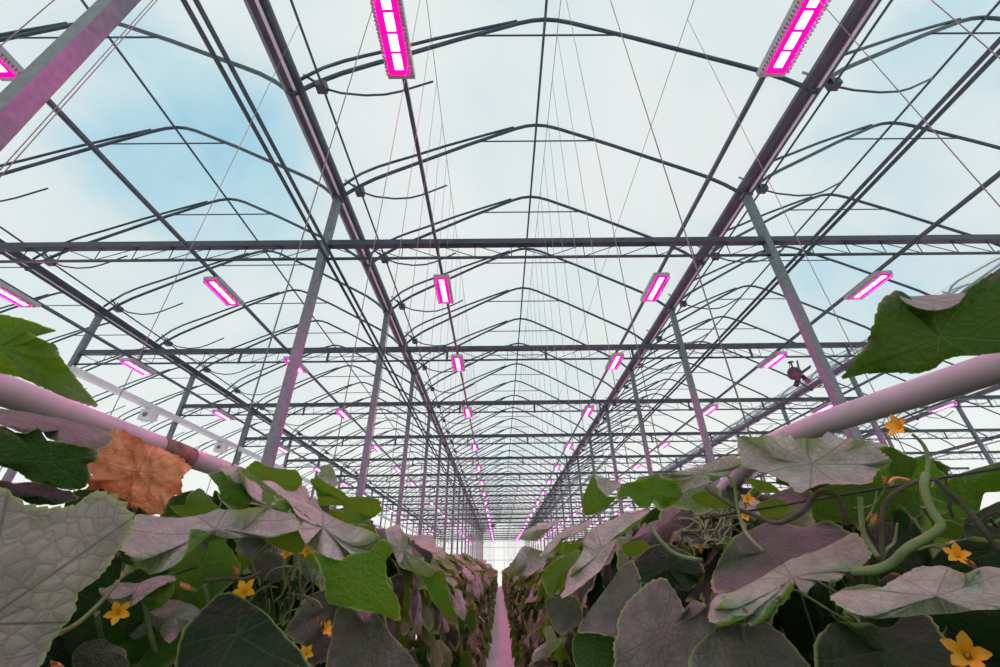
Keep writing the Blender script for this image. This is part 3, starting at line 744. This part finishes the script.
traced([((215,524,.66),[(157,573,.58),(138,570),(130,558,.58),(120,548,.58),(129,532,.62),(138,516,.66),(165,517,.70),(200,521,.74),(220,513,.76),(248,508),(280,507,.78),(292,510,.75),(300,524,.72),(298,530,.70),(284,533),(264,538,.69),(248,538),(230,538,.66),(214,533),(196,529,.63),(190,533,.62),(187,548,.60),(180,562,.58)],T_),
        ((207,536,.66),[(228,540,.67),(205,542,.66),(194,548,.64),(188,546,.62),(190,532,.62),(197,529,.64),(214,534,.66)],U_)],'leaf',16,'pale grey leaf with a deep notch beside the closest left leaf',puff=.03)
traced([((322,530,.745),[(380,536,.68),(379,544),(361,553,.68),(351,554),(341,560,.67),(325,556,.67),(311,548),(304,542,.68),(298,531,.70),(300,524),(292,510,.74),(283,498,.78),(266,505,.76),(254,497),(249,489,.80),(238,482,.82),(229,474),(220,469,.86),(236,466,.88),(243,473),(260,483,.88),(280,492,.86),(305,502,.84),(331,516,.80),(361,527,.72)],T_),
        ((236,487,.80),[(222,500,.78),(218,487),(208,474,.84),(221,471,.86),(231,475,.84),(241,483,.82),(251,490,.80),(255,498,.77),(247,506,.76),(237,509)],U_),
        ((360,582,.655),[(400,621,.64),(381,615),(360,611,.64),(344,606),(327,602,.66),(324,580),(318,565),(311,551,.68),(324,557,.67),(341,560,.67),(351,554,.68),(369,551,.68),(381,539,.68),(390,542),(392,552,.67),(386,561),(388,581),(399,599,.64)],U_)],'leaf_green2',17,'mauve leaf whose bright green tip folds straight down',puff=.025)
traced([((285,541,.74),[(305,545,.74),(300,553),(280,549),(264,540),(280,533),(298,530)],U_)],'leaf_green',18)
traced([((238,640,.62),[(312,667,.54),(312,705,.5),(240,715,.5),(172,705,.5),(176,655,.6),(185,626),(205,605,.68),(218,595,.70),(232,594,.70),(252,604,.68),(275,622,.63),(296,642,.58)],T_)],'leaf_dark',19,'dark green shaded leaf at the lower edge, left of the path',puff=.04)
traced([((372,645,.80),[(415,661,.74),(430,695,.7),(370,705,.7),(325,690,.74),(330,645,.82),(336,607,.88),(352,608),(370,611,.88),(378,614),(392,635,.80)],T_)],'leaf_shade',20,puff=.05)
traced([((402,550,1.22),[(436,572,1.08),(427,577),(419,574),(406,569),(399,564,1.18),(394,556),(391,548),(387,540),(386,529,1.36),(398,524,1.38),(405,535),(411,547,1.25),(413,554),(424,564,1.14)],T_),
        ((440,590,1.10),[(458,619,1.02),(445,614),(432,600,1.08),(425,585),(419,574,1.14),(430,577,1.12),(437,571,1.10),(444,572,1.10),(447,585),(449,597,1.06)],U_)],'leaf_green2',21,puff=.03)
traced([((272,477,1.0),[(304,480,.98),(296,491),(284,490),(268,486),(254,480),(243,472,1.02),(248,466),(255,461),(266,466),(280,469),(296,470)],U_)],'leaf_green',22)
traced([((350,506,1.05),[(378,500,1.0),(382,510),(373,518),(359,526,1.0),(345,522),(340,504,1.06),(318,505,1.08),(317,492),(310,480,1.1),(319,477),(330,484),(342,491),(350,496),(362,495)],U_)],'leaf_green',23)
traced([((328,476,1.15),[(330,488,1.1),(338,485),(334,470),(329,464),(320,470),(318,480)],T_)],'leaf',24)
traced([((200,505,1.0),[(222,512,.95),(210,519),(180,515),(170,506),(184,506),(186,496),(200,488,1.05),(211,499)],U_)],'leaf_green',25)
traced([((135,592,.75),[(97,592,.68),(115,584),(140,581,.8),(172,574,.85),(176,579,.82),(160,587),(145,596,.74),(134,606,.70),(122,607)],T_),((158,597,.75),[(174,592,.78),(163,607),(149,609),(141,602,.74),(145,595),(160,586,.8),(173,583,.81)],U_)],'leaf_green2',26)
traced([((172,617,.80),[(198,607,.84),(197,617),(181,631),(169,644,.74),(157,630),(148,618),(150,610),(172,600,.86)],T_)],'leaf',27)
traced([((130,628,.85),[(113,622,.85),(118,632),(136,639),(147,633),(146,622),(130,617)],T_)],'leaf',28)
traced([((272,565,.98),[(292,570,.95),(276,582),(260,579),(248,568),(252,559),(266,551),(282,556)],T_)],'leaf_shade',29)
traced([((308,570,1.0),[(323,578,.95),(310,582),(300,572),(298,558),(307,560),(317,568)],T_)],'leaf',30)
traced([((95,650,.7),[(130,667,.66),(105,690),(75,680),(72,655),(85,642),(105,640),(122,650)],T_)],'leaf_shade',31)
traced([((85,515,.82),[(70,494),(100,488),(140,505),(160,530),(150,565),(110,560),(60,535)],T_)],'leaf_dark',32)  # added filler leaf behind a bright gap, its shade painted in
# ---- right row
traced([((940,337,.58),[(841,379,.66),(851,364),(866,344,.64),(873,324),(880,301,.64),(898,290,.64),(903,303,.60),(927,310,.57),(945,308),(959,303,.56),(970,288,.57),(985,277),(1003,266,.58),(1045,240,.55),(1075,300,.50),(1050,345,.50),(1000,353,.53),(966,355,.56),(945,360),(934,369,.59),(916,374,.60),(898,373),(866,374,.64)],U_),
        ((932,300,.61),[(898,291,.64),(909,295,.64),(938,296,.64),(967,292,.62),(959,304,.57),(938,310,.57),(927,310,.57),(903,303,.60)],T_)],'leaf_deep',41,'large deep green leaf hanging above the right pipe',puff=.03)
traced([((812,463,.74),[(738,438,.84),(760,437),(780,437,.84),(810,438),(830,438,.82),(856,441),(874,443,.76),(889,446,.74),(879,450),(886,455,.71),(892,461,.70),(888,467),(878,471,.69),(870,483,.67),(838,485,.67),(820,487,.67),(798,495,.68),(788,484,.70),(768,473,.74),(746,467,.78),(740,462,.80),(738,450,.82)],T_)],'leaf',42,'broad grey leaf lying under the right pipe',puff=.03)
traced([((900,464,.80),[(910,480,.8),(895,479),(888,470),(891,460),(881,451),(892,447),(902,454),(917,459),(917,469)],U_)],'leaf_deep',43)
traced([((868,502,.86),[(906,522,.84),(860,524),(818,520),(812,500),(820,486),(840,483),(868,482),(895,487),(922,491),(924,510)],U_)],'leaf_deep',44)
traced([((965,490,.74),[(924,490,.8),(946,482),(964,472,.78),(1004,461,.7),(1030,470,.66),(1010,490),(985,493),(978,512,.72),(955,505),(935,500)],U_)],'leaf_green',45)
traced([((650,493,1.06),[(663,509,1.0),(656,500),(654,498),(649,507,1.02),(639,507),(628,496,1.08),(616,498,1.1),(622,484,1.14),(641,480),(659,473,1.12),(662,479),(673,480,1.04),(681,486),(684,493,.98),(673,505)],U_),
        ((598,502,1.14),[(584,515,1.12),(581,502),(588,484),(593,474,1.22),(598,487,1.18),(607,496,1.14),(617,497,1.12),(606,508),(592,515)],U_),
        ((605,484,1.2),[(593,474,1.24),(606,479),(621,483,1.16),(613,493,1.14),(607,496,1.14),(598,488,1.18)],T_),
        ((704,474,.96),[(660,476,1.04),(672,473),(690,468,1.0),(710,462),(734,455,.92),(741,462,.88),(741,467),(728,473,.88),(718,480),(706,484,.92),(690,490),(682,493,.96),(681,486,1.0),(672,479)],T_)],'leaf_green2',46,'long mauve leaf showing its green lower side, above the tangle of stems',puff=.025)
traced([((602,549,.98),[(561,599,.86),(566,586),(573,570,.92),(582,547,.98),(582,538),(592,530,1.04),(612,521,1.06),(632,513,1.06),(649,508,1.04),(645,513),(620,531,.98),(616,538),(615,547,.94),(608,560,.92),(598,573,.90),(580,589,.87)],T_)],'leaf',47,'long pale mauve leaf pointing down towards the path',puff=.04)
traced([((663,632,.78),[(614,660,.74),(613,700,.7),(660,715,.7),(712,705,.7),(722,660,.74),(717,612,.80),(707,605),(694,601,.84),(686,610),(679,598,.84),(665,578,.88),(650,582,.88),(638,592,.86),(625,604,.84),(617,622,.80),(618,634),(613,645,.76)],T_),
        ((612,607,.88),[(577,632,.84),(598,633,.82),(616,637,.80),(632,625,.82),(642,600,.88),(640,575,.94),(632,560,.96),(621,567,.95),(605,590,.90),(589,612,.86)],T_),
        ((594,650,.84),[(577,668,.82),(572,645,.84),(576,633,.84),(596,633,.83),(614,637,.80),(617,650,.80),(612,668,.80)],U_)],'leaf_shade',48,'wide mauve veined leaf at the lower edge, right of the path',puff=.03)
traced([((665,565,.92),[(704,572,.86),(702,580),(689,592,.84),(680,589),(669,579),(657,583),(640,582,.92),(622,579,.96),(631,562,1.0),(649,548,1.0),(666,542,1.0),(685,551,.95),(701,562,.90)],T_)],'leaf_dark',49,puff=.04)
traced([((792,577,.66),[(749,625,.58),(743,616),(744,608,.60),(738,611),(728,619,.58),(712,622,.57),(709,619),(720,606,.60),(728,595,.63),(740,590),(760,577,.68),(780,563,.70),(811,553,.72),(831,546,.74),(853,532,.74),(865,541,.70),(872,555,.67),(864,563),(855,570,.65),(845,573),(841,580,.62),(821,582),(804,592,.60),(797,587),(791,583,.62),(780,595,.60),(772,603),(760,613,.58)],T_)],'leaf_pale',50,'grey green leaf with a ragged pale rim hanging over the darkest gap',puff=.02)
traced([((768,550,.76),[(713,588,.70),(711,578),(720,557,.76),(730,541),(746,528,.84),(770,523,.86),(800,525,.86),(832,519,.86),(852,532,.80),(831,548,.74),(800,558,.72),(770,570,.70),(750,582,.68),(730,591,.67)],T_)],'leaf_shade',51,puff=.05)
traced([((935,593,.44),[(829,597,.50),(839,605),(853,614,.47),(870,617),(902,617,.44),(938,613),(974,610,.41),(1000,608,.40),(1060,606,.37),(1070,575,.40),(1000,570,.46),(965,572),(945,569,.49),(920,567,.50),(902,574,.49),(890,582,.48),(884,589,.47),(862,591,.48),(845,593,.49)],T_),
        ((858,591,.49),[(831,597,.50),(846,588,.52),(862,584,.52),(880,586,.50),(885,590,.48),(870,596,.48),(850,600,.48)],U_)],'leaf_pale',52,'pale leaf seen edge on, closest at lower right',puff=.02)
traced([((750,655,.60),[(690,655,.58),(710,633),(726,622,.64),(746,623),(762,620,.66),(788,637,.62),(812,670,.58),(800,705,.54),(700,705,.54)],T_)],'leaf_shade',53,puff=.05)
traced([((890,655,.54),[(963,663,.5),(962,700,.48),(890,715,.46),(820,705,.5),(815,640,.56),(830,622,.6),(857,624),(884,627,.6),(904,616,.62),(927,615,.6),(940,630,.56),(953,648,.52)],T_)],'leaf_dark',54,puff=.04)
traced([((564,615,1.2),[(560,635,1.15),(549,618),(546,600),(560,596),(577,598),(582,621)],T_)],'leaf_shade',55)
traced([((528,562,1.9),[(508,570,1.7),(522,547,2.0),(532,547),(549,553,1.95),(543,565),(530,575,1.75),(513,576)],T_)],'leaf',56)
traced([((537,531,2.2),[(519,538,2.1),(530,528),(548,522,2.3),(561,519),(548,531),(535,541)],T_)],'leaf',57)
traced([((562,540,1.6),[(538,557,1.5),(546,546),(566,528,1.7),(590,519,1.7),(592,524),(572,537),(552,549)],T_)],'leaf_pale',58)
traced([((560,572,1.4),[(550,597,1.3),(541,578),(552,563),(579,549,1.5),(577,563),(569,580),(560,588)],U_)],'leaf_green',59)
traced([((548,645,1.9),[(532,662,1.8),(534,651),(546,641),(543,629),(552,626),(557,638),(566,637),(558,648),(546,658)],T_)],'leaf',60)
traced([((990,640,.72),[(960,720,.66),(940,650,.72),(955,610,.76),(1000,600,.76),(1060,620,.7),(1060,700,.66)],T_)],'leaf_dark',62)  # added filler leaf, painted shade-dark to close a bright gap
for q, (pts, w_) in enumerate([([(690,497),(705,491),(730,500),(726,509),(702,506)],1.02),([(755,506),(775,498),(791,505),(785,515),(765,518)],.98),([(744,478),(768,482),(782,493),(760,491)],.98),([(622,545),(640,540),(652,548),(640,556),(626,556)],1.1),([(930,520),(950,512),(966,524),(956,540),(938,536)],.78),([(222,560),(238,555),(252,560),(244,570),(228,570)],.95)]):
    cx_ = sum(p[0] for p in pts)/len(pts); cy_ = sum(p[1] for p in pts)/len(pts)
    traced([((cx_,cy_,w_),pts,U_)],'leaf_green',70+q)
traced([((985,535,.80),[(960,555,.8),(955,530),(970,515),(1005,500),(1025,530),(1010,556)],T_)],'leaf_shade',61)
# stems of the vines in view
GS, OS = 'stem', 'stem_old'
vine([(926,474,.62),(924,486,.61),(928,501,.60),(934,514,.59),(941,526,.58),(928,537,.58),(908,548,.58),(892,563,.59),(874,570,.60),(852,571,.62)],.0052,.0066,'stem')
vine([(935,479,.64),(946,490,.63),(960,503,.62),(976,520,.6),(1000,552,.58)],.0036,.004,OS)
vine([(917,481,.66),(899,490,.66),(886,503,.66),(882,520,.66),(882,540,.65),(883,562,.64)],.0033,.004,OS)
vine([(860,497,.7),(862,524,.68),(866,538,.67),(879,558,.64)],.004,.004,GS)
vine([(705,487,.9),(720,498,.88),(736,508,.86),(756,516,.84),(776,523,.80),(790,519,.78),(804,510,.76),(812,500,.75),(820,492,.74),(834,494,.73),(842,505,.72),(846,525,.72)],.0042,.005,OS)
vine([(726,474,.86),(734,484,.85),(737,504,.84),(742,524,.82),(750,538,.78),(764,552,.74)],.0032,.0035,GS)
vine([(650,523,.95),(657,536,.93),(671,551,.9),(687,558,.88),(702,560,.88)],.0045,.0045,GS)
vine([(912,434,.65),(922,443,.64),(928,456,.63),(927,474,.62)],.0022,.0032,GS)
vine([(908,480,.67),(895,478,.66),(888,484,.66)],.0025,.002,'petal_old')
vine([(60,633,.60),(78,623,.64),(100,603,.68),(118,581,.72)],.004,.0035,GS)
vine([(143,599,.76),(146,613,.76),(150,633,.77),(156,652,.78)],.004,.0045,GS)
vine([(97,613,.70),(102,641,.74),(110,667,.78)],.004,.004,GS)
vine([(295,540,.78),(296,560,.78),(292,580,.78)],.006,.003,GS)
vine([(270,583,.9),(274,610,.9),(273,630,.9)],.0015,.0015,OS)
vine([(286,593,.9),(305,597,.9),(320,610,.9)],.0018,.0018,OS)
vine([(205,581,.85),(225,579,.86),(245,579,.88),(262,572,.9)],.004,.004,OS)
vine([(204,585,.86),(208,600,.86),(207,620,.85)],.0045,.0045,GS)
tr_ = random.Random(5)
for q in range(34):
    x, y = tr_.uniform(672,742), tr_.uniform(512,553); w0 = tr_.uniform(.92,1.15); a_ = tr_.uniform(-1.2,1.9)
    pts = []
    for k in range(5): pts.append((x, y, w0)); x += 8*math.cos(a_); y -= 8*math.sin(a_)*.9; a_ += tr_.uniform(-.9,.9); w0 += tr_.uniform(-.02,.02)
    vine(pts, tr_.uniform(.0012,.003), tr_.uniform(.001,.002), tr_.choice([GS,'stem_pale',OS]), 'tendril')
for q in range(26):
    x, y = tr_.uniform(850,1000), tr_.uniform(505,560); w0 = tr_.uniform(.72,.95); a_ = tr_.uniform(-1.2,2.2); pts = []
    for k in range(5): pts.append((x, y, w0)); x += 11*math.cos(a_); y -= 11*math.sin(a_)*.9; a_ += tr_.uniform(-.6,.6)
    vine(pts, tr_.uniform(.0015,.0035), tr_.uniform(.001,.002), tr_.choice([GS,'stem_pale',OS,OS]), 'tendril')
for q in range(30):
    x, y = tr_.uniform(200,335), tr_.uniform(570,640); w0 = tr_.uniform(.85,1.05); a_ = tr_.uniform(.6,2.4); pts = []
    for k in range(5): pts.append((x, y, w0)); x += 10*math.cos(a_); y -= 10*math.sin(a_)*.9; a_ += tr_.uniform(-.6,.6)
    vine(pts, tr_.uniform(.0015,.0035), tr_.uniform(.001,.002), tr_.choice([GS,GS,OS]), 'tendril')
for x, y, w0, n, s_, k in [(903,428,.64,(-.9,-.15,.2),.95,0),(968,657,.47,(-.6,-.7,.2),1.1,0),(748,501,.95,(-.3,-.8,.3),.8,0),(746,517,.93,(-.5,-.6,.3),.8,0),(701,551,.9,(-.3,-.8,.1),.9,1),
    (873,524,.66,(-.3,-.8,.4),1,1),(958,557,.6,(-.6,-.7,.4),.8,0),(974,567,.58,(-.6,-.5,.1),.7,1),(885,483,.66,(-.4,-.8,.4),.6,1),
    (245,592,.72,(.3,-.9,.3),1.0,0),(238,573,.72,(.2,-.8,.6),.8,1),(118,613,.66,(.6,-.7,.3),.9,0),(320,625,.78,(.3,-.8,.4),1.0,1),(306,654,.8,(.3,-.8,.4),.8,0),(191,589,.8,(-.4,-.8,.1),.9,1),
    (298,553,.8,(.1,-.9,-.1),.6,0),(307,552,.8,(.1,-.9,-.1),.6,0),(287,554,.8,(.1,-.9,-.1),.6,0),(60,668,.5,(.3,-.8,.3),.8,1)]:
    bloom(x, y, w0, n, s_*.68, k)
P0, P1 = PX(690,521,.98), PX(1030,463,.64)
mb = MB(); mb.tube([P0, P1], .0024, 6); o_ = mb.build('tension_wire', 'wire'); tag(o_, 'dark wire stretched across the foliage at right', 'wire')
# foreground pipes along the crop rows
mb = MB(); mb.tube([(-1.05,-2.5,RZ+.343),(-1.05,-.6,RZ+.345),(-1.05,1.0,RZ+.347),(-1.05,1.75,RZ+.352),(-1.0,3.2,RZ+.24),(-.95,5.5,RZ+.05),(-.92,9,RZ-.15),(-.92,40,RZ-.3)], .031, 16)
t = thing('crop_pipe', 'whitish pink lit pipe sloping in from the left edge behind the withered leaf', 'pipe', (0,0,0)); mb.build('pipe_run', 'pipe', t)
mb = MB(); mb.tube([(-1.05,1.27,RZ+.3475),(-1.05,1.34,RZ+.348),(-1.05,1.42,RZ+.3485)], [.033,.034,.033], 16); mb.build('worn_sleeve', 'rust', t)
mb = MB(); mb.tube([(1.3,-2.5,RZ+.25),(1.2,-.5,RZ+.30),(1.06,.40,RZ+.325),(1.0,.75,RZ+.343),(.90,1.10,RZ+.345),(.86,1.35,RZ+.34),(.88,1.7,RZ+.26),(.9,3.2,RZ+.02),(.95,5.5,RZ-.05),(.98,9,RZ-.15),(.98,40,RZ-.3)], .031, 16)
t = thing('crop_pipe', 'whitish pink lit pipe rising to the right edge under the big green leaf', 'pipe', (0,0,0)); mb.build('pipe_run', 'pipe', t)
# ------------------------------------------------------------------ sky
w = bpy.data.worlds.new('sky'); bpy.context.scene.world = w; w.use_nodes = True
nt = w.node_tree; nt.nodes.clear()
o = N(nt, 'ShaderNodeOutputWorld'); bg = N(nt, 'ShaderNodeBackground')
tc = N(nt, 'ShaderNodeTexCoord')
n1 = N(nt, 'ShaderNodeTexNoise'); n1.inputs['Scale'].default_value = 2.2; n1.inputs['Detail'].default_value = 5; n1.inputs['Roughness'].default_value = .5
L(nt, tc.outputs['Generated'], n1.inputs['Vector'])
# a gap in the cloud to the upper left
dt = N(nt, 'ShaderNodeVectorMath', operation='DOT_PRODUCT'); dt.inputs[1].default_value = Vector((-.60,.55,.70)).normalized()
L(nt, tc.outputs['Generated'], dt.inputs[0])
gp = N(nt, 'ShaderNodeMapRange'); gp.inputs[1].default_value = .962; gp.inputs[2].default_value = .998; gp.inputs[3].default_value = 0; gp.inputs[4].default_value = .29
L(nt, dt.outputs['Value'], gp.inputs[0])
sb = N(nt, 'ShaderNodeMath', operation='SUBTRACT'); L(nt, n1.outputs[0], sb.inputs[0]); L(nt, gp.outputs[0], sb.inputs[1])
col = ramp(nt, sb.outputs[0], [(.16,(.25,.58,.80)),(.30,(.48,.74,.86)),(.42,(.76,.86,.88)),(.58,(.90,.93,.92))])
# hazier and whiter low down
sxy = N(nt, 'ShaderNodeSeparateXYZ'); L(nt, tc.outputs['Generated'], sxy.inputs[0])
hz = N(nt, 'ShaderNodeMapRange'); hz.inputs[1].default_value = .02; hz.inputs[2].default_value = .42; hz.inputs[3].default_value = .95; hz.inputs[4].default_value = 0
L(nt, sxy.outputs[2], hz.inputs[0]); hm = N(nt, 'ShaderNodeMixRGB'); L(nt, hz.outputs[0], hm.inputs[0]); L(nt, col, hm.inputs[1]); hm.inputs[2].default_value = (1.12,1.10,1.03,1)
L(nt, hm.outputs[0], bg.inputs[0]); bg.inputs[1].default_value = .96; L(nt, bg.outputs[0], o.inputs[0])

# ------------------------------------------------------------------ camera
cam = bpy.data.cameras.new('camera'); co = bpy.data.objects.new('camera', cam); C.objects.link(co)
cam.sensor_width = 36; cam.lens = 411.09*36/1000; cam.clip_start = .02; cam.clip_end = 500
pi_, ya, ro = .5257, .0082, -.0141
F = Vector((math.sin(ya)*math.cos(pi_), math.cos(ya)*math.cos(pi_), math.sin(pi_)))
R = Vector((math.cos(ya), -math.sin(ya), 0)); U = R.cross(F)
R2 = R*math.cos(ro)+U*math.sin(ro); U2 = -R*math.sin(ro)+U*math.cos(ro)
m = Matrix((R2, U2, -F)).transposed().to_4x4(); m.translation = (0,0,RZ); co.matrix_world = m
sc = bpy.context.scene; sc.camera = co
sc.view_settings.view_transform = 'Standard'; sc.view_settings.look = 'None'; sc.view_settings.gamma = 1
sc.view_settings.use_curve_mapping = False; sc.view_settings.exposure = 0
cy = sc.cycles; cy.max_bounces = 8; cy.transparent_max_bounces = 32; cy.diffuse_bounces = 3; cy.transmission_bounces = 4; cy.glossy_bounces = 2
cy.sample_clamp_indirect = 4; cy.use_denoising = True
